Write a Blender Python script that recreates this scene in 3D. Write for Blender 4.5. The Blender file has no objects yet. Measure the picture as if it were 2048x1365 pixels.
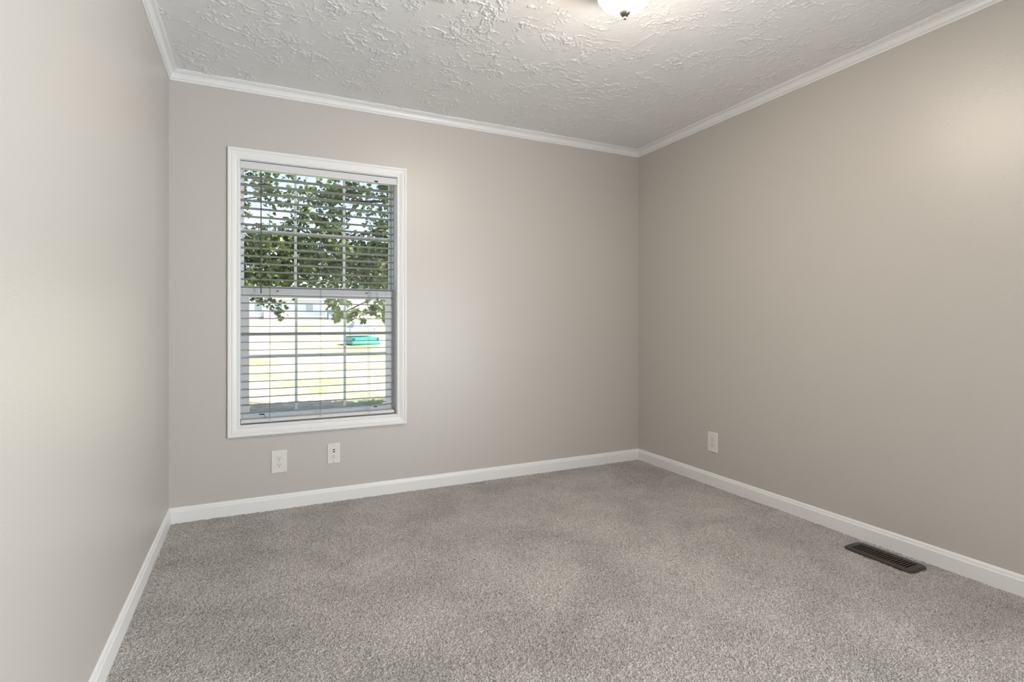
import bpy, bmesh, math, random
import numpy as np
from mathutils import Vector, Matrix

random.seed(7)
rng = np.random.default_rng(7)
S = bpy.context.scene
COL = S.collection
PI = math.pi

# ------------------------------------------------------------------ camera
W, H, YF = 3.159, 2.44, -3.72          # room width, height, y of the wall behind the camera
cam_d = bpy.data.cameras.new('camera')
cam = bpy.data.objects.new('camera', cam_d); COL.objects.link(cam)
cam_d.sensor_width = 36.0
cam_d.lens = 36.0 * 1071.19 / 2048.0
cam_d.shift_y = -37.83 / 2048.0
cam_d.clip_start = 0.02; cam_d.clip_end = 400
cam.location = (0.41875, -3.3958, 1.08044)
cam.rotation_euler = (PI / 2 + 0.0005, 0, -0.44728)
S.camera = cam

# ------------------------------------------------------------------ sky, sun, exposure
S.view_settings.view_transform = 'Standard'
S.view_settings.look = 'None'
S.view_settings.exposure = 0.34
S.view_settings.gamma = 1.0
S.view_settings.use_curve_mapping = False
SUN_DIR = Vector((0.50, -0.20, 0.84)).normalized()
wd = bpy.data.worlds.new('sky'); S.world = wd; wd.use_nodes = True
nt = wd.node_tree; nt.nodes.clear()
sky = nt.nodes.new('ShaderNodeTexSky'); sky.sky_type = 'NISHITA'
sky.sun_disc = False; sky.sun_elevation = math.asin(SUN_DIR.z); sky.sun_rotation = math.atan2(SUN_DIR.x, SUN_DIR.y)
sky.altitude = 200; sky.air_density = 1.0; sky.dust_density = 1.6; sky.ozone_density = 1.0
bg = nt.nodes.new('ShaderNodeBackground'); bg.inputs['Strength'].default_value = 0.36
wo = nt.nodes.new('ShaderNodeOutputWorld')
nt.links.new(sky.outputs[0], bg.inputs[0]); nt.links.new(bg.outputs[0], wo.inputs[0])
sd = bpy.data.lights.new('sun', 'SUN'); sd.energy = 17.0; sd.angle = 0.009; sd.color = (1.0, 0.95, 0.88)
sun = bpy.data.objects.new('sun', sd); COL.objects.link(sun)
sun.rotation_euler = SUN_DIR.to_track_quat('Z', 'Y').to_euler()
sun.location = (6, -6, 14)
LAMP = 165.0                           # brightness of the ceiling lamp's glass
hd = bpy.data.lights.new('hall_fill', 'AREA'); hd.shape = 'RECTANGLE'; hd.size = 1.7; hd.size_y = 1.7
hd.energy = 200.0; hd.color = (0.88, 0.945, 1.0)   # added fill lamp out of view; no window stands behind it
hall = bpy.data.objects.new('hall_fill', hd); COL.objects.link(hall)
hall.location = (3.45, -4.95, 0.85); hall.rotation_euler = (math.radians(128), 0, math.radians(34))

# ------------------------------------------------------------------ helpers
def mat(name, color, rough=0.5, spec=0.5, metal=0.0):
    m = bpy.data.materials.new(name); m.use_nodes = True
    b = m.node_tree.nodes['Principled BSDF']
    b.inputs['Base Color'].default_value = (*color, 1)
    b.inputs['Roughness'].default_value = rough
    b.inputs['Specular IOR Level'].default_value = spec
    b.inputs['Metallic'].default_value = metal
    return m

class G:                                # small node-graph helper
    def __init__(s, m): s.n = m.node_tree.nodes; s.l = m.node_tree.links; s.b = s.n['Principled BSDF']
    def new(s, t, **kw):
        x = s.n.new(t)
        for k, v in kw.items():
            if k.startswith('_'): setattr(x, k[1:], v)
            else: x.inputs[k.replace('__', ' ')].default_value = v
        return x
    def link(s, a, b): s.l.new(a, b)
    def coord(s):
        return s.new('ShaderNodeTexCoord').outputs['Object']
    def noise(s, scale, detail=2, rough=0.5, dist=0.0, vec=None):
        x = s.new('ShaderNodeTexNoise', Scale=scale, Detail=detail, Roughness=rough, Distortion=dist)
        s.link(vec or s.coord(), x.inputs['Vector']); return x.outputs['Fac']
    def math(s, op, a, b=None, c=None, clamp=False):
        x = s.new('ShaderNodeMath', _operation=op, _use_clamp=clamp)
        for i, v in enumerate((a, b, c)):
            if v is None: continue
            if isinstance(v, (int, float)): x.inputs[i].default_value = v
            else: s.link(v, x.inputs[i])
        return x.outputs[0]
    def ramp(s, fac, stops):
        x = s.new('ShaderNodeValToRGB'); e = x.color_ramp.elements
        while len(e) < len(stops): e.new(0.5)
        for i, (p, c) in enumerate(stops):
            e[i].position = p; e[i].color = (*c, 1)
        s.link(fac, x.inputs[0]); return x.outputs[0]
    def mix(s, f, a, b):
        x = s.new('ShaderNodeMix', _data_type='RGBA')
        for sock, v in ((x.inputs['Factor'], f), (x.inputs['A'], a), (x.inputs['B'], b)):
            if isinstance(v, (int, float)): sock.default_value = v
            elif isinstance(v, tuple): sock.default_value = (*v, 1)
            else: s.link(v, sock)
        return x.outputs['Result']
    def bump(s, h, dist, strength=1.0):
        x = s.new('ShaderNodeBump', Strength=strength, Distance=dist)
        s.link(h, x.inputs['Height']); s.link(x.outputs[0], s.b.inputs['Normal']); return x

def mesh_obj(name, bm, m, parent=None, smooth=False, loc=None):
    bmesh.ops.recalc_face_normals(bm, faces=bm.faces[:])
    me = bpy.data.meshes.new(name); bm.to_mesh(me); bm.free()
    if smooth:
        for p in me.polygons: p.use_smooth = True
    o = bpy.data.objects.new(name, me); COL.objects.link(o)
    for x in (m if isinstance(m, (list, tuple)) else [m]): me.materials.append(x)
    if parent: o.parent = parent
    if loc: o.location = loc
    return o

def structure(o): o['kind'] = 'structure'; return o
def tag(o, label, cat, group=None):
    o['label'] = label; o['category'] = cat
    if group: o['group'] = group
    return o
def empty(name, loc=(0, 0, 0), rot=(0, 0, 0)):
    o = bpy.data.objects.new(name, None); COL.objects.link(o); o.location = loc; o.rotation_euler = rot
    o.empty_display_size = 0.05
    return o

def box(bm, x0, x1, y0, y1, z0, z1, bevel=0.0, seg=2, mi=0):
    r = bmesh.ops.create_cube(bm, size=1.0)
    vs = r['verts']
    for v in vs:
        v.co = Vector((x0 + (v.co.x + .5) * (x1 - x0), y0 + (v.co.y + .5) * (y1 - y0), z0 + (v.co.z + .5) * (z1 - z0)))
    fs = list({f for v in vs for f in v.link_faces})
    for f in fs: f.material_index = mi
    if bevel > 0:
        es = list({e for f in fs for e in f.edges})
        bmesh.ops.bevel(bm, geom=es, offset=bevel, segments=seg, affect='EDGES', profile=0.6)

def frame_sweep(bm, x0, x1, z0, z1, prof, y=0.0):
    """picture-frame moulding round a rectangle; prof = (outward offset, protrusion to the room)"""
    rings = []
    for u, d in prof:
        rings.append([bm.verts.new(c) for c in ((x0 - u, y - d, z0 - u), (x1 + u, y - d, z0 - u), (x1 + u, y - d, z1 + u), (x0 - u, y - d, z1 + u))])
    for a, b in zip(rings, rings[1:]):
        for i in range(4):
            j = (i + 1) % 4; bm.faces.new((a[i], a[j], b[j], b[i]))

def run_sweep(bm, A, B, n, prof, mitA=1, mitB=1):
    """moulding along a wall from A to B (xy), n = wall normal into the room; prof = (projection, z); ends mitred"""
    A = Vector(A); B = Vector(B); n = Vector(n); t = (B - A).normalized()
    ra, rb = [], []
    for u, z in prof:
        a = A + n * u + t * u * mitA; b = B + n * u - t * u * mitB
        ra.append(bm.verts.new((a.x, a.y, z))); rb.append(bm.verts.new((b.x, b.y, z)))
    for i in range(len(prof) - 1): bm.faces.new((ra[i], ra[i + 1], rb[i + 1], rb[i]))
    bm.faces.new(ra); bm.faces.new(rb[::-1])

def lathe(bm, prof, seg=48, c=(0, 0, 0)):
    rings = []
    for r, z in prof:
        if r < 1e-6: rings.append([bm.verts.new((c[0], c[1], c[2] + z))])
        else: rings.append([bm.verts.new((c[0] + r * math.cos(2 * PI * k / seg), c[1] + r * math.sin(2 * PI * k / seg), c[2] + z)) for k in range(seg)])
    for a, b in zip(rings, rings[1:]):
        for k in range(seg):
            j = (k + 1) % seg
            if len(a) == 1 and len(b) == 1: continue
            if len(a) == 1: bm.faces.new((a[0], b[j], b[k]))
            elif len(b) == 1: bm.faces.new((a[k], a[j], b[0]))
            else: bm.faces.new((a[k], a[j], b[j], b[k]))

def tube(bm, pts, radii, seg=8):
    pts = [Vector(p) for p in pts]
    if isinstance(radii, (int, float)): radii = [radii] * len(pts)
    prev = None; rings = []
    for i, p in enumerate(pts):
        d = (pts[min(i + 1, len(pts) - 1)] - pts[max(i - 1, 0)]).normalized()
        a = prev if prev else (Vector((0, 0, 1)) if abs(d.z) < 0.9 else Vector((1, 0, 0)))
        u = d.cross(a).normalized(); v = u.cross(d).normalized(); prev = v
        rings.append([bm.verts.new(p + (u * math.cos(2 * PI * k / seg) + v * math.sin(2 * PI * k / seg)) * radii[i]) for k in range(seg)])
    for a, b in zip(rings, rings[1:]):
        for k in range(seg):
            j = (k + 1) % seg; bm.faces.new((a[k], a[j], b[j], b[k]))
    bm.faces.new(rings[0][::-1]); bm.faces.new(rings[-1])

def np_mesh(name, verts, faces_flat, loop_tot, m, parent=None, smooth=True):
    me = bpy.data.meshes.new(name)
    nv, nf = len(verts), len(faces_flat) // loop_tot
    me.vertices.add(nv); me.vertices.foreach_set('co', np.asarray(verts, np.float32).ravel())
    me.loops.add(nf * loop_tot); me.loops.foreach_set('vertex_index', np.asarray(faces_flat, np.int32).ravel())
    me.polygons.add(nf); me.polygons.foreach_set('loop_start', np.arange(0, nf * loop_tot, loop_tot, dtype=np.int32))
    me.polygons.foreach_set('use_smooth', np.full(nf, smooth))
    me.update(calc_edges=True); me.validate()
    me.materials.append(m)
    o = bpy.data.objects.new(name, me); COL.objects.link(o)
    if parent: o.parent = parent
    return o

# ------------------------------------------------------------------ materials
M = {}
m = M['wall'] = mat('greige_eggshell_paint', (0.545, 0.518, 0.484), 0.40, 1.0)
g = G(m)
h = g.math('ADD', g.noise(170, 3, 0.55), g.math('MULTIPLY', g.noise(60, 2), 0.6))
g.bump(h, 0.0011, 0.45)

m = M['ceil'] = mat('textured_white_ceiling', (0.87, 0.87, 0.87), 0.6, 0.4)
g = G(m)
g.bump(g.math('ADD', g.noise(70, 3, 0.6), g.math('MULTIPLY', g.noise(240, 2, 0.6), 0.4)), 0.0016, 0.5)

m = M['trim'] = mat('white_semi_gloss_trim', (0.83, 0.835, 0.84), 0.34, 0.5)
M['vinyl'] = mat('white_vinyl', (0.78, 0.80, 0.82), 0.35, 0.5)
M['blind'] = mat('white_faux_wood', (0.70, 0.71, 0.72), 0.42, 0.4)
M['slat'] = mat('shaded_white_faux_wood', (0.30, 0.312, 0.322), 0.5, 0.3)  # white slats; their backlit shade is put into this grey
M['cord'] = mat('grey_cord', (0.22, 0.22, 0.22), 0.8, 0.2)
M['cordw'] = mat('white_cord', (0.75, 0.75, 0.74), 0.8, 0.2)
M['wand'] = mat('clear_grey_wand', (0.11, 0.10, 0.11), 0.15, 0.6)
M['black'] = mat('black_plastic', (0.012, 0.012, 0.012), 0.5, 0.4)
M['plate'] = mat('white_outlet_plastic', (0.78, 0.765, 0.74), 0.32, 0.5)
M['slot'] = mat('dark_slot', (0.012, 0.011, 0.010), 0.8, 0.1)
M['screw'] = mat('painted_screw', (0.55, 0.54, 0.52), 0.35, 0.5)
M['bronze'] = mat('brown_register_metal', (0.045, 0.035, 0.026), 0.42, 0.5, 0.3)
M['duct'] = mat('duct_shade_black', (0.008, 0.007, 0.006), 0.9, 0.1)
M['nickel'] = mat('brushed_nickel', (0.24, 0.22, 0.195), 0.38, 0.5, 1.0)
M['sticker'] = mat('white_decal_ink', (0.80, 0.80, 0.80), 0.6, 0.2)
m = M['glass'] = bpy.data.materials.new('window_glass'); m.use_nodes = True
n_ = m.node_tree.nodes; n_.clear()
tr = n_.new('ShaderNodeBsdfTransparent'); tr.inputs[0].default_value = (0.97, 0.985, 0.98, 1)
gl = n_.new('ShaderNodeBsdfGlossy'); gl.inputs['Roughness'].default_value = 0.02
mx = n_.new('ShaderNodeMixShader'); mx.inputs[0].default_value = 0.05; ou = n_.new('ShaderNodeOutputMaterial')
m.node_tree.links.new(tr.outputs[0], mx.inputs[1]); m.node_tree.links.new(gl.outputs[0], mx.inputs[2]); m.node_tree.links.new(mx.outputs[0], ou.inputs[0])
m = M['shade'] = mat('lit_frosted_glass', (0.9, 0.88, 0.84), 0.3, 0.5)
b = m.node_tree.nodes['Principled BSDF']
b.inputs['Emission Color'].default_value = (1.0, 0.87, 0.72, 1); b.inputs['Emission Strength'].default_value = LAMP

m = M['carpet'] = mat('grey_beige_cut_pile', (0.3, 0.28, 0.26), 0.95, 0.1)
g = G(m)
sp = g.noise(300, 2, 0.7)
sp2 = g.noise(95, 2, 0.6)
f = g.math('ADD', g.math('MULTIPLY', sp, 0.88), g.math('MULTIPLY', sp2, 0.12))
yarn = g.ramp(f, [(0.37, (0.125, 0.118, 0.112)), (0.48, (0.365, 0.350, 0.335)), (0.60, (0.63, 0.610, 0.590))])
big = g.noise(2.6, 4, 0.62, 0.4)
tone = g.ramp(big, [(0.36, (0.86, 0.86, 0.86)), (0.62, (1.10, 1.10, 1.10))])
mm = g.new('ShaderNodeMix', _data_type='RGBA', _blend_type='MULTIPLY'); mm.inputs['Factor'].default_value = 1
g.link(yarn, mm.inputs['A']); g.link(tone, mm.inputs['B']); g.link(mm.outputs['Result'], g.b.inputs['Base Color'])
g.b.inputs['Sheen Weight'].default_value = 0.15; g.b.inputs['Sheen Roughness'].default_value = 0.6
g.bump(sp, 0.004, 0.6)

m = M['grass'] = mat('dry_summer_lawn', (0.3, 0.3, 0.15), 0.95, 0.1)
g = G(m)
gp = g.noise(0.35, 4, 0.6); gf = g.noise(9, 4, 0.7)
gr = g.ramp(gp, [(0.38, (0.17, 0.19, 0.095)), (0.50, (0.27, 0.25, 0.165)), (0.64, (0.34, 0.30, 0.23))])
gv = g.ramp(gf, [(0.3, (0.7, 0.7, 0.7)), (0.7, (1.2, 1.2, 1.2))])
mm = g.new('ShaderNodeMix', _data_type='RGBA', _blend_type='MULTIPLY'); mm.inputs['Factor'].default_value = 1
g.link(gr, mm.inputs['A']); g.link(gv, mm.inputs['B']); g.link(mm.outputs['Result'], g.b.inputs['Base Color'])
g.bump(gf, 0.05, 0.6)
M['bark'] = mat('grey_brown_bark', (0.09, 0.075, 0.06), 0.9, 0.2)
g = G(M['bark']); g.bump(g.noise(20, 4, 0.7), 0.02, 0.8)
m = M['leaf'] = bpy.data.materials.new('maple_leaf'); m.use_nodes = True
g = G(m)
oi = g.noise(2.2, 4, 0.7)
lc = g.ramp(oi, [(0.30, (0.075, 0.112, 0.045)), (0.50, (0.16, 0.210, 0.085)), (0.66, (0.33, 0.35, 0.12))])
g.link(lc, g.b.inputs['Base Color']); g.b.inputs['Roughness'].default_value = 0.6; g.b.inputs['Specular IOR Level'].default_value = 0.2
tl = g.new('ShaderNodeBsdfTranslucent'); g.link(lc, tl.inputs[0])
ms = g.new('ShaderNodeMixShader', Fac=0.35)
g.link(g.b.outputs[0], ms.inputs[1]); g.link(tl.outputs[0], ms.inputs[2]); g.link(ms.outputs[0], g.n['Material Output'].inputs[0])
M['siding'] = mat('white_siding', (0.72, 0.72, 0.73), 0.7, 0.2)
M['roof'] = mat('lavender_grey_roof', (0.32, 0.32, 0.38), 0.8, 0.2)
M['skirt'] = mat('grey_skirting', (0.36, 0.36, 0.42), 0.8, 0.2)
M['pane'] = mat('pale_window_pane', (0.35, 0.42, 0.45), 0.2, 0.5)
M['shed'] = mat('blue_grey_panel', (0.30, 0.36, 0.42), 0.7, 0.2)
M['green'] = mat('green_plastic', (0.04, 0.33, 0.23), 0.4, 0.5)
M['dgreen'] = mat('dark_green_plastic', (0.01, 0.06, 0.04), 0.5, 0.5)
M['canopy'] = mat('pale_blue_canopy', (0.20, 0.23, 0.32), 0.8, 0.2)
M['sand'] = mat('pale_sand', (0.45, 0.40, 0.30), 0.95, 0.1)

# ------------------------------------------------------------------ room shell
OX0, OX1, OZ0, OZ1, WT = 0.340, 1.234, 0.493, 2.005, 0.125      # window opening, wall thickness
def slab(name, pieces, m):
    bm = bmesh.new()
    for p in pieces: box(bm, *p)
    return structure(mesh_obj(name, bm, m))
def plate_with_hole():
    bm = bmesh.new()
    xs = [-0.12, OX0, OX1, W + 0.12]; zs = [-0.15, OZ0, OZ1, H + 0.12]
    vv = {}
    for yi, y in enumerate((0.0, WT)):
        for i, x in enumerate(xs):
            for k, z in enumerate(zs): vv[yi, i, k] = bm.verts.new((x, y, z))
    for yi in (0, 1):
        for i in range(3):
            for k in range(3):
                if i == 1 and k == 1: continue
                bm.faces.new((vv[yi, i, k], vv[yi, i + 1, k], vv[yi, i + 1, k + 1], vv[yi, i, k + 1]))
    def q(a, b): bm.faces.new((vv[0, a[0], a[1]], vv[0, b[0], b[1]], vv[1, b[0], b[1]], vv[1, a[0], a[1]]))
    q((1, 1), (2, 1)); q((2, 1), (2, 2)); q((2, 2), (1, 2)); q((1, 2), (1, 1))
    for i in range(3): q((i, 0), (i + 1, 0)); q((i, 3), (i + 1, 3))
    for k in range(3): q((0, k), (0, k + 1)); q((3, k), (3, k + 1))
    return structure(mesh_obj('wall_back', bm, M['wall']))
plate_with_hole()
slab('wall_left', [(-0.12, 0.0, YF - 0.12, 0.0, -0.15, H + 0.12)], M['wall'])
slab('wall_right', [(W, W + 0.12, YF - 0.12, 0.0, -0.15, H + 0.12)], M['wall'])
DX0, DX1, DZ = 1.05, 2.85, 2.06                                    # cased opening added behind the camera to let the fill light in
slab('wall_front', [(0.0, DX0, YF - 0.12, YF, -0.15, H + 0.12), (DX1, W, YF - 0.12, YF, -0.15, H + 0.12), (DX0, DX1, YF - 0.12, YF, DZ, H + 0.12)], M['wall'])
HY = -5.85
slab('wall_added_hall', [(0.5, 0.62, HY, YF - 0.12, -0.15, H), (4.4, 4.52, HY, YF, -0.15, H), (0.5, 4.52, HY - 0.12, HY, -0.15, H), (W + 0.12, 4.4, YF - 0.12, YF, -0.15, H), (0.5, 4.52, HY - .12, YF - 0.12, H, H + 0.12)], M['wall'])  # unseen hall, added to hold the fill lamp
slab('floor_added_hall', [(0.5, 4.5, HY, YF, -0.15, -0.008)], M['carpet'])
slab('ceiling_slab', [(-0.0, W, YF, 0.0, H + 0.002, H + 0.12)], M['ceil'])

# ceiling: trowelled texture modelled as real relief (ridges of plaster hanging a few millimetres below the board)
NT = rng.random((256, 256))
def vnoise(x, y):
    i = np.floor(x).astype(int); j = np.floor(y).astype(int); fx = x - i; fy = y - j
    fx = fx * fx * fx * (fx * (fx * 6 - 15) + 10); fy = fy * fy * fy * (fy * (fy * 6 - 15) + 10)
    i &= 255; j &= 255; i1 = (i + 1) & 255; j1 = (j + 1) & 255
    return (NT[i, j] * (1 - fx) + NT[i1, j] * fx) * (1 - fy) + (NT[i, j1] * (1 - fx) + NT[i1, j1] * fx) * fy
def fbm(x, y, o, gain=0.5):
    v = 0; a = 1; t = 0
    for k in range(o):
        v = v + a * vnoise(x * 2.03 ** k + 17.3 * k, y * 2.03 ** k + 5.1 * k); t += a; a *= gain
    return v / t
def sstep(a, b, x):
    t = np.clip((x - a) / (b - a), 0, 1); return t * t * (3 - 2 * t)
cxs = np.linspace(0, W, 880); cys = np.concatenate([np.linspace(YF, -2.62, 50), np.linspace(-2.616, 0, 740)])
CX, CY = np.meshgrid(cxs, cys, indexing='ij')
wx = CX + .045 * (fbm(CX * 9 + 3, CY * 9, 2) - .5); wy = CY + .045 * (fbm(CX * 9 + 40, CY * 9 + 9, 2) - .5)
n1 = fbm(wx * 16, wy * 16, 4, .55); k1 = sstep(.46, .62, fbm(CX * 8 + 60, CY * 8, 3))
n2 = fbm(wx * 30 + 90, wy * 30, 3, .55); k2 = sstep(.50, .62, fbm(CX * 11 + 20, CY * 11 + 70, 3))
an = 6.3 * vnoise(CX * 2.2 + 9, CY * 2.2)                                  # trowel sweep direction
u = wx * np.cos(.4) + wy * np.sin(.4)
comb = vnoise((wx * 40 + 3 * np.cos(an)), (wy * 120 + 6 * np.sin(an)))
HT = .0036 * k1 * sstep(.045, .0, np.abs(n1 - .5)) + .0030 * k2 * sstep(.06, 0, np.abs(n2 - .5)) + .00045 * comb + .0012 * k1 * n2
CV = np.stack([CX, CY, H + .0004 - HT], -1).reshape(-1, 3); idx = np.arange(CV.shape[0]).reshape(CX.shape)
CF = np.stack([idx[:-1, :-1], idx[:-1, 1:], idx[1:, 1:], idx[1:, :-1]], -1).reshape(-1)
structure(np_mesh('ceiling', CV, CF, 4, M['ceil']))

# carpet: a fine grid whose points stand at different pile heights
step = 0.005
nx = int(W / step) + 1; ny = int(-YF / step) + 1
X, Y = np.meshgrid(np.linspace(0, W, nx), np.linspace(YF, 0, ny), indexing='ij')
def smooth_noise(shape, cell):
    a = rng.random((shape[0] // cell + 3, shape[1] // cell + 3))
    ix = np.arange(shape[0]) / cell; iy = np.arange(shape[1]) / cell
    i0 = ix.astype(int); j0 = iy.astype(int); fx = (ix - i0)[:, None]; fy = (iy - j0)[None, :]
    fx = fx * fx * (3 - 2 * fx); fy = fy * fy * (3 - 2 * fy)
    return (a[i0][:, j0] * (1 - fx) + a[i0 + 1][:, j0] * fx) * (1 - fy) + (a[i0][:, j0 + 1] * (1 - fx) + a[i0 + 1][:, j0 + 1] * fx) * fy
Z = -0.0062 * rng.random((nx, ny)) - 0.003 * smooth_noise((nx, ny), 45)
Z[0, :] = Z[-1, :] = Z[:, 0] = Z[:, -1] = -0.01
jx = (rng.random((nx, ny)) - .5) * step * .7; jy = (rng.random((nx, ny)) - .5) * step * .7
jx[0] = jx[-1] = 0; jx[:, 0] = jx[:, -1] = 0; jy[0] = jy[-1] = 0; jy[:, 0] = jy[:, -1] = 0
V = np.stack([X + jx, Y + jy, Z], -1).reshape(-1, 3)
idx = np.arange(nx * ny).reshape(nx, ny)
F = np.stack([idx[:-1, :-1], idx[1:, :-1], idx[1:, 1:], idx[:-1, 1:]], -1).reshape(-1)
structure(np_mesh('floor', V, F, 4, M['carpet'], smooth=False))

base = [(0.0, -0.012), (0.0121, -0.012), (0.0121, 0.057), (0.0108, 0.0605), (0.0088, 0.0625), (0.0082, 0.0665), (0.0070, 0.0715), (0.0045, 0.0765), (0.0015, 0.0793), (0.0, 0.0793)]
crown = [(0.0, H - 0.054), (0.0062, H - 0.054), (0.0075, H - 0.0525), (0.0075, H - 0.0470), (0.0092, H - 0.0460), (0.0100, H - 0.0440), (0.0088, H - 0.0424), (0.0125, H - 0.0415)]
for k in range(1, 8):
    a = k / 8 * PI / 2
    crown.append((0.0125 + 0.0205 * (1 - math.cos(a)), H - 0.0415 + 0.0285 * math.sin(a)))
crown += [(0.0340, H - 0.0125), (0.0335, H - 0.0090), (0.0375, H - 0.0080), (0.0410, H - 0.0055), (0.0410, H), (0.0, H)]
walls = {'left': ((0, YF), (0, 0), (1, 0)), 'back': ((0, 0), (W, 0), (0, -1)), 'right': ((W, 0), (W, YF), (-1, 0)), 'front': ((W, YF), (0, YF), (0, 1))}
for i, (k, (A, B, n)) in enumerate(walls.items()):
    bm = bmesh.new()
    if k == 'front': run_sweep(bm, A, (DX1 + .062, YF), n, base, 1, 0); run_sweep(bm, (DX0 - .062, YF), B, n, base, 0, 1)
    else: run_sweep(bm, A, B, n, base)
    structure(mesh_obj('baseboard_' + k, bm, M['trim']))
    bm = bmesh.new(); run_sweep(bm, A, B, n, crown); structure(mesh_obj('trim_%d' % (i + 1), bm, M['trim']))

bm = bmesh.new()                                                     # casing of the added opening to the hall
for p in ((DX0 - .062, DX0, YF - .12, YF + .016, -0.006, DZ), (DX1, DX1 + .062, YF - .12, YF + .016, -0.006, DZ), (DX0 - .062, DX1 + .062, YF - .12, YF + .016, DZ, DZ + .062)):
    box(bm, p[0], p[1], YF - .0005, p[3], p[4], p[5], .003, 1)
structure(mesh_obj('added_opening_1', bm, M['trim']))

# ------------------------------------------------------------------ window
win = structure(empty('window_1', (0, 0, 0)))
bm = bmesh.new()
frame_sweep(bm, OX0, OX1, OZ0, OZ1, [(0, -0.004), (0, .0085), (.003, .0100), (.010, .0100), (.0125, .0085), (.016, .0090), (.021, .0110), (.029, .0130), (.037, .0140), (.041, .0140), (.0425, .0125), (.0445, .0125), (.046, .0155), (.050, .0170), (.056, .0170), (.0595, .0160), (.061, .0135), (.061, -0.0)])
o = mesh_obj('casing', bm, M['trim'], win)
bm = bmesh.new()                                                     # vinyl frame lining the opening
for (x0, x1, z0, z1) in ((OX0, OX0 + .0125, OZ0, OZ1), (OX1 - .0125, OX1, OZ0, OZ1), (OX0 + .0125, OX1 - .0125, OZ0, OZ0 + .014), (OX0 + .0125, OX1 - .0125, OZ1 - .018, OZ1)):
    box(bm, x0, x1, .0605, WT + .012, z0, z1, .001, 1)
mesh_obj('window_frame', bm, M['vinyl'], win)
bm = bmesh.new()                                                     # drywall return / jamb liner
for (x0, x1, z0, z1) in ((OX0, OX0 + .0035, OZ0, OZ1), (OX1 - .0035, OX1, OZ0, OZ1), (OX0 + .0035, OX1 - .0035, OZ0, OZ0 + .0035), (OX0 + .0035, OX1 - .0035, OZ1 - .0035, OZ1)):
    box(bm, x0, x1, .0005, .060, z0, z1)
mesh_obj('jamb', bm, M['trim'], win)

def sash(name, x0, x1, z0, z1, y0, y1, gx0, gx1, gz0, gz1, vx, hz):
    bm = bmesh.new()
    for a in ((x0, gx0, z0, z1), (gx1, x1, z0, z1), (gx0, gx1, z0, gz0), (gx0, gx1, gz1, z1)):
        box(bm, a[0], a[1], y0, y1, a[2], a[3], .0015, 1)
    s = mesh_obj(name, bm, M['vinyl'], win)
    ym = (y0 + y1) / 2
    bm = bmesh.new(); bm.faces.new([bm.verts.new(c) for c in ((gx0, ym, gz0), (gx1, ym, gz0), (gx1, ym, gz1), (gx0, ym, gz1))])
    mesh_obj('glass_pane', bm, M['glass'], s)
    for x in vx:
        bm = bmesh.new(); box(bm, x - .0075, x + .0075, ym + .002, ym + .008, gz0, gz1, .0015, 1); mesh_obj('muntin', bm, M['vinyl'], s)
    for z in hz:
        bm = bmesh.new(); box(bm, gx0, gx1, ym + .0025, ym + .0075, z - .0075, z + .0075, .0015, 1); mesh_obj('muntin', bm, M['vinyl'], s)
    return s
up = sash('upper_sash', .3525, 1.2215, 1.245, 1.987, .0905, .115, .3605, 1.2045, 1.2935, 1.975, (.640, .9245), (1.621,))
lo = sash('lower_sash', .3535, 1.2205, .5075, 1.2835, .0625, .0895, .3886, 1.179, .5445, 1.2265, (.6425, .925), (.883,))
bm = bmesh.new(); box(bm, .3545, 1.2195, .0585, .0625, 1.2560, 1.2600, .001, 1); mesh_obj('finger_rail', bm, M['vinyl'], lo)
for x in (.538, 1.055):
    bm = bmesh.new(); box(bm, x - .030, x + .030, .066, .086, 1.2835, 1.290, .002, 1); box(bm, x - .006, x + .022, .060, .074, 1.290, 1.297, .002, 1)
    box(bm, x - .006, x + .006, .0585, .0625, 1.263, 1.268, 0, 1, 1)
    mesh_obj('sash_lock', bm, [M['vinyl'], M['slot']], lo)
for x0, x1 in ((.440, .468), (1.100, 1.122)):
    bm = bmesh.new(); box(bm, x0, x1, .0595, .0625, .540, .5455, .001, 1)
    mesh_obj('tilt_latch', bm, M['slot'], lo)
# printed label left on the top corner of the upper glass: white rules and boxes, one dark ring
bm = bmesh.new(); yy = .1012
def ink(x0, x1, z0, z1, mi=0): box(bm, x0, x1, yy, yy + .0004, z0, z1, 0, 1, mi)
for z in (1.940, 1.922, 1.905, 1.872, 1.860, 1.842, 1.822): ink(.378, .462, z, z + .0026)
for x, z0, z1 in ((.378, 1.905, 1.940), (.405, 1.905, 1.930), (.430, 1.905, 1.940), (.447, 1.905, 1.940), (.461, 1.905, 1.940), (.390, 1.842, 1.860), (.412, 1.842, 1.872), (.438, 1.842, 1.872), (.452, 1.805, 1.842)): ink(x, x + .0026, z0, z1)
for k in range(7):
    a0, a1 = PI * (.15 + .1 * k), PI * (.15 + .1 * (k + 1))
    p, q = Vector((.415 + .040 * math.cos(a0), 0, 1.790 + .035 * math.sin(a0))), Vector((.415 + .040 * math.cos(a1), 0, 1.790 + .035 * math.sin(a1)))
    tube(bm, [p + Vector((0, yy, 0)), q + Vector((0, yy, 0))], .0009, 4)
n0 = len(bm.faces)
ring = [(.389 + .0085 * math.cos(t * PI / 8), yy, 1.950 + .0085 * math.sin(t * PI / 8)) for t in range(-2, 13)]
tube(bm, ring, .0024, 6)
bm.faces.ensure_lookup_table()
for f in bm.faces[n0:]: f.material_index = 1
o = mesh_obj('sticker', bm, [M['sticker'], M['black']], up); o['label'] = 'printed label with white rules on the glass'

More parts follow.
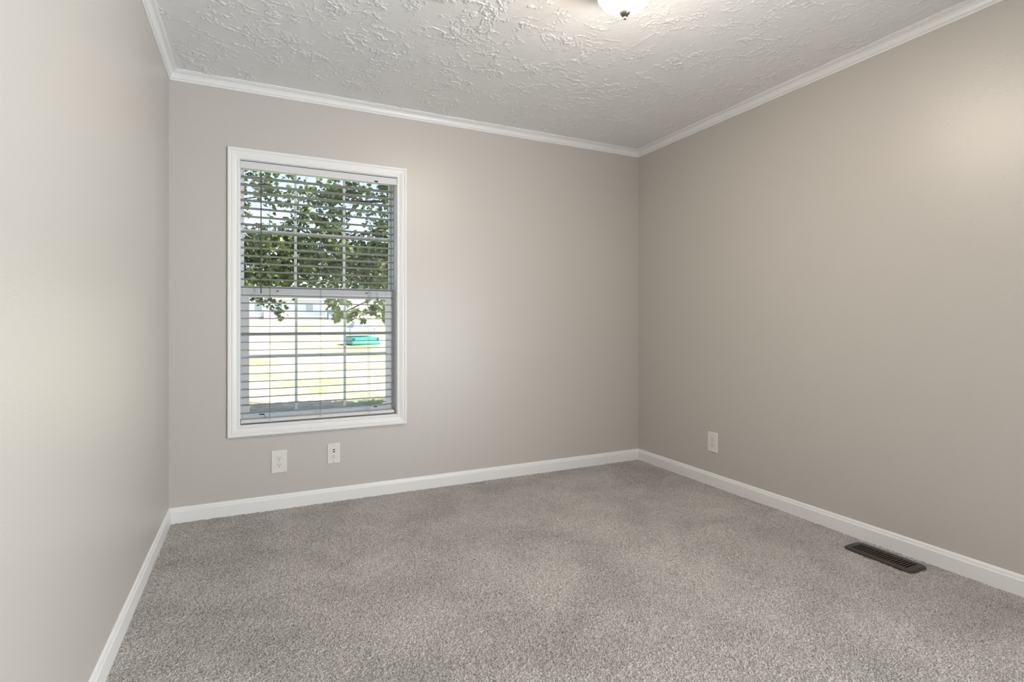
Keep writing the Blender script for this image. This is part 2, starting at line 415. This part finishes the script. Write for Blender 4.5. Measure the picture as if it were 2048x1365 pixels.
# ------------------------------------------------------------------ blind
blind = tag(empty('window_blind', (0.787, .030, OZ0)), 'white two inch horizontal slat blind hanging open inside the window', 'blind')
def bl(name, bm, m, smooth=False, parent=None):
    o = mesh_obj(name, bm, m, None, smooth)
    p = parent or blind; o.parent = p
    off = Vector(blind.location)
    o.data.transform(Matrix.Translation(-off))
    return o
bm = bmesh.new()
box(bm, .3415, 1.2325, -.004, .004, 1.955, 1.9955, .0015, 2)
box(bm, .3415, .3485, .004, .030, 1.955, 1.9955, .001, 1); box(bm, 1.2255, 1.2325, .004, .030, 1.955, 1.9955, .001, 1)
bl('valance', bm, M['blind'])
bm = bmesh.new(); box(bm, .352, 1.222, .0065, .056, 1.962, 1.997, .002, 1); bl('headrail', bm, M['blind'])
SL0, PITCH = 1.9191, 0.04528
def slat_profile(bm, xa, xb, zc, tilt):
    n = 9; top, bot = [], []
    for k in range(n):
        u = -0.025 + 0.05 * k / (n - 1)
        c = 0.0012 * (1 - (u / .025) ** 2)
        for lst, dz in ((top, .0018), (bot, -.0018)):
            e = dz * (0.55 if k in (0, n - 1) else 1)
            y = u * math.cos(tilt) - (c + e) * math.sin(tilt); z = u * math.sin(tilt) + (c + e) * math.cos(tilt)
            lst.append((y, z))
    loop = top + bot[::-1]
    A = [bm.verts.new((xa, .033 + y, zc + z)) for y, z in loop]; B = [bm.verts.new((xb, .033 + y, zc + z)) for y, z in loop]
    L = len(loop)
    for i in range(L):
        j = (i + 1) % L; bm.faces.new((A[i], A[j], B[j], B[i]))
    bm.faces.new(A[::-1]); bm.faces.new(B)
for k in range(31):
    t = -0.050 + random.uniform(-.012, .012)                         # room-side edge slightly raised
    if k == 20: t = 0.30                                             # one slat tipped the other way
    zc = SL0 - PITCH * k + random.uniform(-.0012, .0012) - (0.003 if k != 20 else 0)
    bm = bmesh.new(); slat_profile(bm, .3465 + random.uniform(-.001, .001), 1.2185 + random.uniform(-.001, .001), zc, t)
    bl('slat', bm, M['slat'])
bm = bmesh.new(); box(bm, .3455, 1.2195, .006, .058, .5045, .5240, .005, 3); rail = bl('bottom_rail', bm, M['blind'])
for x in (.4965, .776, 1.065):
    bm = bmesh.new()
    for y in (.0055, .0605): tube(bm, [(x, y, 1.958), (x + .001, y, 1.2), (x, y, .520)], .0010, 6)
    bl('ladder_cord', bm, M['cord'])
    bm = bmesh.new()
    tube(bm, [(x - .012, .0045, .560), (x - .006, .0035, .545), (x - .002, .004, .53), (x - .006, .0045, .515), (x - .012, .0035, .503)], .0009, 6)
    tube(bm, [(x + .004, .0045, .548), (x + .008, .0035, .53), (x + .003, .0045, .512), (x + .007, .0035, .500)], .0009, 6)
    bl('cord_tail', bm, M['cordw'])
bm = bmesh.new()
tube(bm, [(.4494, .002, 1.962), (.4494, -.002, 1.950), (.4494, -.005, 1.938)], .0016, 6)
wand = bl('tilt_wand', bm, M['wand'])
bm = bmesh.new(); tube(bm, [(.4494, -.005, 1.940), (.4494, -.0055, 1.245)], .0036, 6); bl('wand_rod', bm, M['wand'], False, wand)
bm = bmesh.new(); box(bm, 1.092, 1.113, -.006, -.002, 1.9590, 1.9680, .0008, 1); bl('cord_lock', bm, M['black'])
for x in (1.102, 1.1125):
    bm = bmesh.new(); tube(bm, [(x, -.003, 1.960), (x + .001, -.0045, 1.6), (x, -.0045, 1.225)], .0010, 6); c_ = bl('lift_cord', bm, M['cord'])
    bm = bmesh.new(); dz = 0.0 if x < 1.11 else .006
    lathe(bm, [(0, .024), (.0018, .024), (.0035, .016), (.0042, 0), (.0030, -.001), (0, -.001)], 12, (x, -.0045, 1.203 + dz)); bl('tassel', bm, M['black'], True, c_)

# ------------------------------------------------------------------ outlets
def rounded_rect(bm, w, h, r, y0, y1, cx=0, cz=0, seg=5, mi=0, inset=0.0):
    pts = []
    for sx, sz, a0 in ((1, 1, 0), (-1, 1, 90), (-1, -1, 180), (1, -1, 270)):
        for k in range(seg + 1):
            a = math.radians(a0 + 90 * k / seg); pts.append((cx + sx * (w / 2 - r) + r * math.cos(a), cz + sz * (h / 2 - r) + r * math.sin(a)))
    L = len(pts)
    def ring(y, s):
        return [bm.verts.new((cx + (x - cx) * (1 - 2 * s / w), y, cz + (z - cz) * (1 - 2 * s / h))) for x, z in pts]
    rs = [ring(y1, 0), ring(y0 + (y1 - y0) * .45, 0), ring(y0, inset)] if inset else [ring(y1, 0), ring(y0, 0)]
    for a, b in zip(rs, rs[1:]):
        for i in range(L):
            j = (i + 1) % L; f = bm.faces.new((a[i], a[j], b[j], b[i])); f.material_index = mi
    f = bm.faces.new(rs[-1]); f.material_index = mi
    f = bm.faces.new(rs[0][::-1]); f.material_index = mi

def slots(parent, cz, y):
    for x, hh_ in ((-.0063, .0085), (.0063, .0068)):
        bm = bmesh.new(); box(bm, x - .0011, x + .0011, y - .0002, y + .001, cz + .0035 - hh_ / 2, cz + .0035 + hh_ / 2); mesh_obj('slot', bm, M['slot'], parent)
    bm = bmesh.new(); lathe(bm, [(0, 0), (.0026, 0), (.0026, .0012), (0, .0012)], 14)
    bmesh.ops.rotate(bm, verts=bm.verts[:], cent=(0, 0, 0), matrix=Matrix.Rotation(-PI / 2, 3, 'X'))
    bmesh.ops.translate(bm, verts=bm.verts[:], vec=(0, y - .0002, cz - .0075)); mesh_obj('ground_hole', bm, M['slot'], parent)

def screw(root, x, z, y, m=None):
    bm = bmesh.new(); lathe(bm, [(0, -.0010), (.0022, -.0008), (.0030, 0), (.0030, .001), (0, .001)], 16)
    bmesh.ops.rotate(bm, verts=bm.verts[:], cent=(0, 0, 0), matrix=Matrix.Rotation(-PI / 2, 3, 'X'))
    for v in bm.verts: v.co.y = y + (v.co.y if True else 0)
    bmesh.ops.translate(bm, verts=bm.verts[:], vec=(x, 0, z)); mesh_obj('screw', bm, m or M['screw'], root, True)

def duplex(loc, rotz, w, h, label):
    r = tag(empty('wall_outlet', loc, (0, 0, rotz)), label, 'outlet')
    bm = bmesh.new(); rounded_rect(bm, w, h, .003, -.0062, -.0003, inset=.0035); mesh_obj('cover_plate', bm, M['plate'], r)
    for cz in (.0195, -.0195):
        bm = bmesh.new()
        # dark seam round the receptacle face, then the face
        rounded_rect(bm, .0352, .0300, .0140, -.0066, -.005, 0, cz, 8, 1)
        rounded_rect(bm, .0338, .0286, .0136, -.0076, -.0062, 0, cz, 8, 0)
        rc = mesh_obj('receptacle', bm, [M['plate'], M['screw']], r)
        slots(rc, cz, -.0078)
    screw(r, 0, 0, -.0066)
    return r
duplex((.545, 0, .2705), 0, .084, .129, 'white duplex wall outlet below the left half of the window')
duplex((W, -.767, .285), -PI / 2, .084, .130, 'white duplex wall outlet low on the right-hand wall')
r = tag(empty('wall_outlet', (.848, 0, .286)), 'white square-insert wall outlet with two charging ports, right of the other outlet below the window', 'outlet')
bm = bmesh.new(); rounded_rect(bm, .0735, .120, .003, -.0060, -.0003, inset=.003); mesh_obj('cover_plate', bm, M['plate'], r)
bm = bmesh.new()
rounded_rect(bm, .0345, .0680, .0015, -.0064, -.005, 0, 0, 2, 1); rounded_rect(bm, .0330, .0665, .0015, -.0074, -.006, 0, 0, 2, 0)
ins = mesh_obj('receptacle', bm, [M['plate'], M['screw']], r)
for cz in (.0235, .0105):
    bm = bmesh.new(); rounded_rect(bm, .0135, .0058, .0008, -.0076, -.0070, .001, cz, 2, 0); mesh_obj('charging_port', bm, M['slot'], ins)
slots(ins, -.0185, -.0076)
screw(r, 0, .0485, -.0062); screw(r, 0, -.0485, -.0062, M['nickel'])

# ------------------------------------------------------------------ floor register
reg = tag(empty('floor_register', (3.026, -1.912, 0)), 'dark brown metal floor register on the carpet by the right baseboard', 'vent')
LX, LY = .1335, .306                                                  # across, along the wall
def dome(x, y):                                                       # the faceplate is slightly crowned
    return .0060 + .0018 * max(0.0, 1 - (2 * x / LX) ** 2) * (1 - max(0, abs(2 * y / LY) - .7) / .3 * .6)
bm = bmesh.new()
NS = 19; y_s = -.121; pitch = .242 / NS; sw = .0068; sx = .041
ys = [-LY / 2, -LY / 2 + .006, -.139]
for k in range(NS): ys += [y_s + k * pitch + (pitch - sw) / 2, y_s + k * pitch + (pitch + sw) / 2]
ys += [.139, LY / 2 - .006, LY / 2]
xs = [-LX / 2, -LX / 2 + .003, -.055, -sx, -.028, -.014, 0, .014, .028, sx, .055, LX / 2 - .003, LX / 2]
def corner(x, y):
    rr = .030; ax, ay = abs(x) - (LX / 2 - rr), abs(y) - (LY / 2 - rr)
    if ax > 0 and ay > 0:
        d = math.hypot(ax, ay); 
        if d > 1e-9:
            s = max(ax, ay) / d
            return math.copysign(LX / 2 - rr + ax * s, x), math.copysign(LY / 2 - rr + ay * s, y)
    return x, y
grid = {}
for i, x in enumerate(xs):
    for j, y in enumerate(ys):
        cxx, cyy = corner(x, y)
        edge = i in (0, len(xs) - 1) or j in (0, len(ys) - 1)
        grid[i, j] = bm.verts.new((cxx, cyy, .0012 if edge else dome(x, y)))
for i in range(len(xs) - 1):
    for j in range(len(ys) - 1):
        slot = 3 <= i <= 8 and 3 <= j < 3 + 2 * NS and (j - 3) % 2 == 0
        if slot: continue
        bm.faces.new((grid[i, j], grid[i + 1, j], grid[i + 1, j + 1], grid[i, j + 1]))
rf = mesh_obj('faceplate', bm, M['bronze'], reg, False)
sm = rf.modifiers.new('thickness', 'SOLIDIFY'); sm.thickness = .0011; sm.offset = -1
bm = bmesh.new(); box(bm, -.048, .048, -.128, .128, .0006, .0014); mesh_obj('duct_shade', bm, M['duct'], reg)  # near-black sheet painted as the darkness below the slots
bm = bmesh.new()
for k in range(7):
    yc = y_s + (k + .5) * pitch; lean = .0022 if k < 10 else -.0022
    vs = [bm.verts.new(c) for c in ((-sx, yc - lean - sw / 2, .0016), (sx, yc - lean - sw / 2, .0016), (sx, yc - sw / 2 + .0002, .0072), (-sx, yc - sw / 2 + .0002, .0072))]
    bm.faces.new(vs)
o = mesh_obj('louvre_set', bm, M['bronze'], reg)
sm = o.modifiers.new('thickness', 'SOLIDIFY'); sm.thickness = .0008

# ------------------------------------------------------------------ ceiling light
LXc, LYc = 1.705, -1.722
cl = tag(empty('ceiling_light', (LXc, LYc, H)), 'lit frosted glass dome light with a nickel finial on the ceiling', 'ceiling light')
bm = bmesh.new(); lathe(bm, [(0, -.0005), (.078, -.0005), (.086, -.012), (.090, -.05), (.097, -.085), (.1060, -.096), (.1065, -.1035), (.1060, -.1060), (.1035, -.1070), (.1010, -.105), (.101, -.100), (0, -.098)], 64)
mesh_obj('mounting_pan', bm, M['nickel'], cl, True)
bm = bmesh.new()
prof = [(.0965 * math.cos(a), -.104 - .053 * math.sin(a)) for a in [k / 14 * PI / 2 for k in range(15)]]
prof[-1] = (0, prof[-1][1]); lathe(bm, [(0.093, -.1015)] + prof, 64)
mesh_obj('glass_shade', bm, M['shade'], cl, True)
bm = bmesh.new(); lathe(bm, [(0, -.154), (.0200, -.1565), (.0225, -.1600), (.0225, -.1630), (.0205, -.1680), (.0170, -.1730), (.0120, -.1775), (.0075, -.1800), (.0052, -.1815), (.0062, -.1835), (.0062, -.1870), (.0040, -.1905), (0, -.192)], 32)
mesh_obj('finial', bm, M['nickel'], cl, True)

# ------------------------------------------------------------------ outdoors
G0, GS = -0.70, 0.0306
gx = np.linspace(-60, 80, 71); gy = np.concatenate([np.linspace(WT, 12, 13), np.linspace(15, 120, 36)])
XX, YY = np.meshgrid(gx, gy, indexing='ij')
ZZ = G0 + GS * YY + 0.02 * np.sin(XX * .7 + YY * .4)
V = np.stack([XX, YY, ZZ], -1).reshape(-1, 3); idx = np.arange(V.shape[0]).reshape(XX.shape)
F = np.stack([idx[:-1, :-1], idx[1:, :-1], idx[1:, 1:], idx[:-1, 1:]], -1).reshape(-1)
structure(np_mesh('ground', V, F, 4, M['grass']))
def gz(y): return G0 + GS * y

# maple leaf outline (five lobes), fan from the stem point
half = [(0.0, 1.0), (.10, .72), (.22, .80), (.20, .50), (.55, .62), (.42, .42), (.60, .30), (.30, .18), (.32, -.02), (.08, .04)]
outline = half + [(-x, y) for x, y in half[::-1] if x > 0]
LEAF = np.array([(0, .25, .06)] + [(x, y, -.10 * x * x * 2) for x, y in outline])
NL = len(outline)
LF = np.array([(0, 1 + k, 1 + (k + 1) % NL) for k in range(NL)])
def leaves(centres, sizes):
    n = len(centres)
    # hang mostly downwards with scatter
    a = rng.uniform(0, 2 * PI, n); tlt = rng.normal(0.9, 0.55, n); roll = rng.normal(0, .6, n)
    cy, sy = np.cos(a), np.sin(a); ct, st = np.cos(tlt), np.sin(tlt); cr, sr = np.cos(roll), np.sin(roll)
    P = LEAF[None] * np.asarray(sizes)[:, None, None]
    x, y, z = P[..., 0], P[..., 1], P[..., 2]
    x, z = x * cr[:, None] + z * sr[:, None], -x * sr[:, None] + z * cr[:, None]
    y, z = y * ct[:, None] + z * st[:, None], -y * st[:, None] + z * ct[:, None]
    x, y = x * cy[:, None] - y * sy[:, None], x * sy[:, None] + y * cy[:, None]
    V = np.stack([x, y, z], -1) + np.asarray(centres)[:, None, :]
    F = LF[None] + (np.arange(n) * (NL + 1))[:, None, None]
    return V.reshape(-1, 3), F.reshape(-1)

tree = tag(empty('maple_tree', (5.1, 5.6, gz(5.6))), 'broad green maple tree whose leafy boughs fill the upper window', 'tree')
TO = np.array(tree.location)
def rel(p): return tuple(np.array(p) - TO)
bm = bmesh.new()
tube(bm, [rel(p) for p in ((5.1, 5.6, gz(5.6) - .1), (5.08, 5.6, .3), (5.15, 5.62, 1.6), (5.05, 5.65, 3.0), (4.9, 5.7, 4.6), (4.6, 5.8, 6.6))], [.30, .21, .18, .17, .12, .05], 14)
mesh_obj('trunk', bm, M['bark'], tree, True)
boughs = [
    [(5.1, 5.62, 2.6), (4.2, 5.8, 2.95), (2.8, 5.8, 3.20), (1.9, 6.2, 3.17), (1.05, 6.3, 3.29), (.33, 6.3, 3.1), (-.9, 6.4, 2.9)],
    [(5.1, 5.62, 2.0), (4.2, 5.9, 2.15), (2.8, 6.0, 2.40), (1.85, 6.25, 2.25), (.9, 6.25, 2.1), (.33, 6.1, 1.66)],
    [(2.8, 5.8, 3.20), (2.1, 6.25, 3.8), (1.2, 6.4, 4.1), (0, 6.4, 4.2)],
    [(5.1, 5.62, 2.2), (4.2, 5.0, 2.35), (3.0, 4.3, 2.05), (2.3, 4.0, 1.60), (1.75, 3.8, 1.36), (1.45, 3.6, 1.22)],
    [(5.05, 5.65, 3.2), (4.4, 4.4, 4.6), (3.2, 3.0, 5.6), (1.8, 2.0, 6.0)],
    [(5.0, 5.65, 3.6), (3.6, 5.2, 5.4), (2.0, 5.0, 6.0), (.2, 4.8, 6.0)],
    [(4.9, 5.7, 4.2), (6.2, 4.2, 5.6), (7.0, 2.8, 6.0)]]
for bgh in boughs:
    bm = bmesh.new(); n = len(bgh); tube(bm, [rel(p) for p in bgh], [.040 * (1 - i / n) ** 1.5 + .004 for i in range(n)], 8)
    mesh_obj('bough', bm, M['bark'], tree, True)
holes = [(0.16, 0.95, 2.59, 3.03), (1.74, 2.22, 2.63, 3.01), (1.12, 1.64, 3.37, 3.69), (1.2, 1.38, 2.49, 2.69)]
cen = []
while len(cen) < 1900:                                               # leaf clusters of the drooping screen of boughs
    x, y, z = rng.uniform(-1.8, 4.4), rng.uniform(5.7, 6.8), rng.uniform(1.66, 4.8)
    if any(a < x < b and c < z < d for a, b, c, d in holes) and rng.random() < .96: continue
    if z < 1.94 and 1.15 < x < 2.15 and rng.random() < .55: continue
    if z > 2.50 and rng.random() < .62: continue
    cen.append((x, y, z))
cen = np.array(cen); n = 15
P = (cen[:, None, :] + rng.normal(0, 1, (len(cen), n, 3)) * np.array([.105, .105, .075])).reshape(-1, 3)
sz = rng.uniform(.06, .10, len(P))
tw = np.array([(0.38, 6.09, 1.51), (0.44, 6.09, 1.48), (0.49, 6.09, 1.46), (0.56, 6.13, 1.48), (0.6, 6.09, 1.45), (0.64, 6.05, 1.49), (0.71, 6.09, 1.41), (0.55, 6.09, 1.35), (0.68, 6.09, 1.33), (0.79, 6.09, 1.4), (0.77, 6.09, 1.27), (0.72, 6.09, 1.22), (0.79, 6.09, 1.19), (0.86, 6.09, 1.35)])
P2 = (tw[:, None, :] + rng.normal(0, 1, (len(tw), 8, 3)) * .04).reshape(-1, 3); s2 = rng.uniform(.05, .075, len(P2))
rw = np.array([(1.22, 3.2, 1.40), (1.33, 3.8, 1.33), (1.46, 4.4, 1.40), (1.33, 3.2, 1.27), (1.44, 3.8, 1.20), (1.58, 4.4, 1.42), (1.44, 3.2, 1.33), (1.57, 3.8, 1.23), (1.64, 4.4, 1.19), (1.53, 3.2, 1.40), (1.67, 3.8, 1.22), (1.83, 4.4, 1.18), (1.64, 3.2, 1.37), (1.80, 3.8, 1.26), (1.96, 4.4, 1.19), (1.77, 3.2, 1.40), (1.92, 3.8, 1.30), (2.10, 4.4, 1.43), (1.84, 3.2, 1.24), (1.99, 3.8, 1.18), (1.82, 3.8, 1.35), (2.2, 4.2, 1.5), (2.3, 4.0, 1.4)])
P3 = (rw[:, None, :] + rng.normal(0, 1, (len(rw), 3, 3)) * .045).reshape(-1, 3); s3 = rng.uniform(.11, .15, len(P3))
c4 = np.stack([rng.uniform(-1, 8, 360), rng.uniform(.4, 5.4, 360), rng.uniform(5.0, 7.8, 360)], -1)   # high crown over the yard
P4 = (c4[:, None, :] + rng.normal(0, 1, (len(c4), 11, 3)) * .28).reshape(-1, 3); s4 = rng.uniform(.14, .20, len(P4))
Vl, Fl = leaves(np.concatenate([P, P2, P3, P4]) - TO, np.concatenate([sz, s2, s3, s4]))
np_mesh('foliage', Vl, Fl, 3, M['leaf'], tree, smooth=False)

# white house far across the lawn
hy = 72.0; hz = gz(hy)
hs = tag(empty('house', (6.0, hy, hz)), 'long low white house far across the lawn', 'house')
bm = bmesh.new(); box(bm, -12, 3.6, 0, 8, .28, 2.55); mesh_obj('wall', bm, M['siding'], hs)
bm = bmesh.new(); box(bm, -11.9, 3.5, .05, 7.9, -.15, .28); mesh_obj('skirting', bm, M['skirt'], hs)
bm = bmesh.new()
A = [bm.verts.new(c) for c in ((-12.4, -.5, 2.52), (4.0, -.5, 2.52), (4.0, 4, 4.3), (-12.4, 4, 4.3), (-12.4, 8.5, 2.52), (4.0, 8.5, 2.52))]
bm.faces.new((A[0], A[1], A[2], A[3])); bm.faces.new((A[3], A[2], A[5], A[4])); bm.faces.new((A[0], A[3], A[4])); bm.faces.new((A[1], A[5], A[2])); bm.faces.new((A[0], A[4], A[5], A[1]))
mesh_obj('roof', bm, M['roof'], hs)
for x in (-5.2, -2.9, .9):
    bm = bmesh.new(); box(bm, x - .5, x + .5, -.05, .05, 1.0, 2.1); wf = mesh_obj('window', bm, M['siding'], hs)
    bm = bmesh.new(); box(bm, x - .42, x + .42, -.07, -.04, 1.08, 2.02); mesh_obj('pane', bm, M['pane'], wf)
bm = bmesh.new(); box(bm, -4.6, -3.3, -.9, 0, -.15, .95); mesh_obj('porch_steps', bm, M['skirt'], hs)
sh = tag(empty('shed', (9.95, 69.5, gz(69.5))), 'small blue-grey shed at the right end of the white house', 'shed')
bm = bmesh.new(); box(bm, -1.0, 1.0, -.6, 1.2, -.1, 1.35); mesh_obj('wall', bm, M['shed'], sh)
bm = bmesh.new()
A = [bm.verts.new(c) for c in ((-1.15, -.75, 1.3), (1.15, -.75, 1.3), (1.15, 1.35, 1.3), (-1.15, 1.35, 1.3), (-1.15, .3, 1.95), (1.15, .3, 1.95))]
bm.faces.new((A[0], A[1], A[5], A[4])); bm.faces.new((A[3], A[4], A[5], A[2])); bm.faces.new((A[0], A[4], A[3])); bm.faces.new((A[1], A[2], A[5])); bm.faces.new((A[0], A[3], A[2], A[1]))
mesh_obj('roof', bm, M['siding'], sh)

# green plastic sandbox with a canopy
sy_ = 23.2; sb = tag(empty('sandbox', (5.12, sy_, gz(sy_)), (0, 0, .22)), 'turquoise-green plastic sandbox with a pale canopy out on the lawn', 'sandbox')
bm = bmesh.new()
rounded = [(.72, .42, 0.0, .12), (.66, .38, .12, .30)]
box(bm, -.72, .72, -.52, .52, .0, .16, .05, 3)
mesh_obj('base_tray', bm, M['green'], sb, True)
bm = bmesh.new()
box(bm, -.66, .66, .36, .46, .16, .42, .03, 2); box(bm, -.66, .66, -.46, -.36, .16, .36, .03, 2)
box(bm, -.66, -.56, -.36, .36, .16, .36, .03, 2); box(bm, .56, .66, -.36, .36, .16, .36, .03, 2)
mesh_obj('rim', bm, M['green'], sb)
for x in (-.60, .60):
    bm = bmesh.new(); box(bm, x - .045, x + .045, -.475, -.455, .17, .34, .004, 1); mesh_obj('post_socket', bm, M['dgreen'], sb)
bm = bmesh.new(); box(bm, -.56, .56, -.36, .36, .16, .24); mesh_obj('sand', bm, M['sand'], sb)
for x in (-.62, .62):
    bm = bmesh.new(); tube(bm, [(x, .0, .17), (x, .0, .82)], .018, 8); mesh_obj('post', bm, M['canopy'], sb)
bm = bmesh.new()
A = [bm.verts.new(c) for c in ((-.66, -.45, .80), (.66, -.45, .80), (.66, .45, .80), (-.66, .45, .80), (-.40, -.12, 1.12), (.40, -.12, 1.12), (.40, .12, 1.12), (-.40, .12, 1.12))]
for q in ((0, 1, 5, 4), (1, 2, 6, 5), (2, 3, 7, 6), (3, 0, 4, 7), (4, 5, 6, 7), (0, 3, 2, 1)): bm.faces.new([A[i] for i in q])
mesh_obj('canopy', bm, M['canopy'], sb)
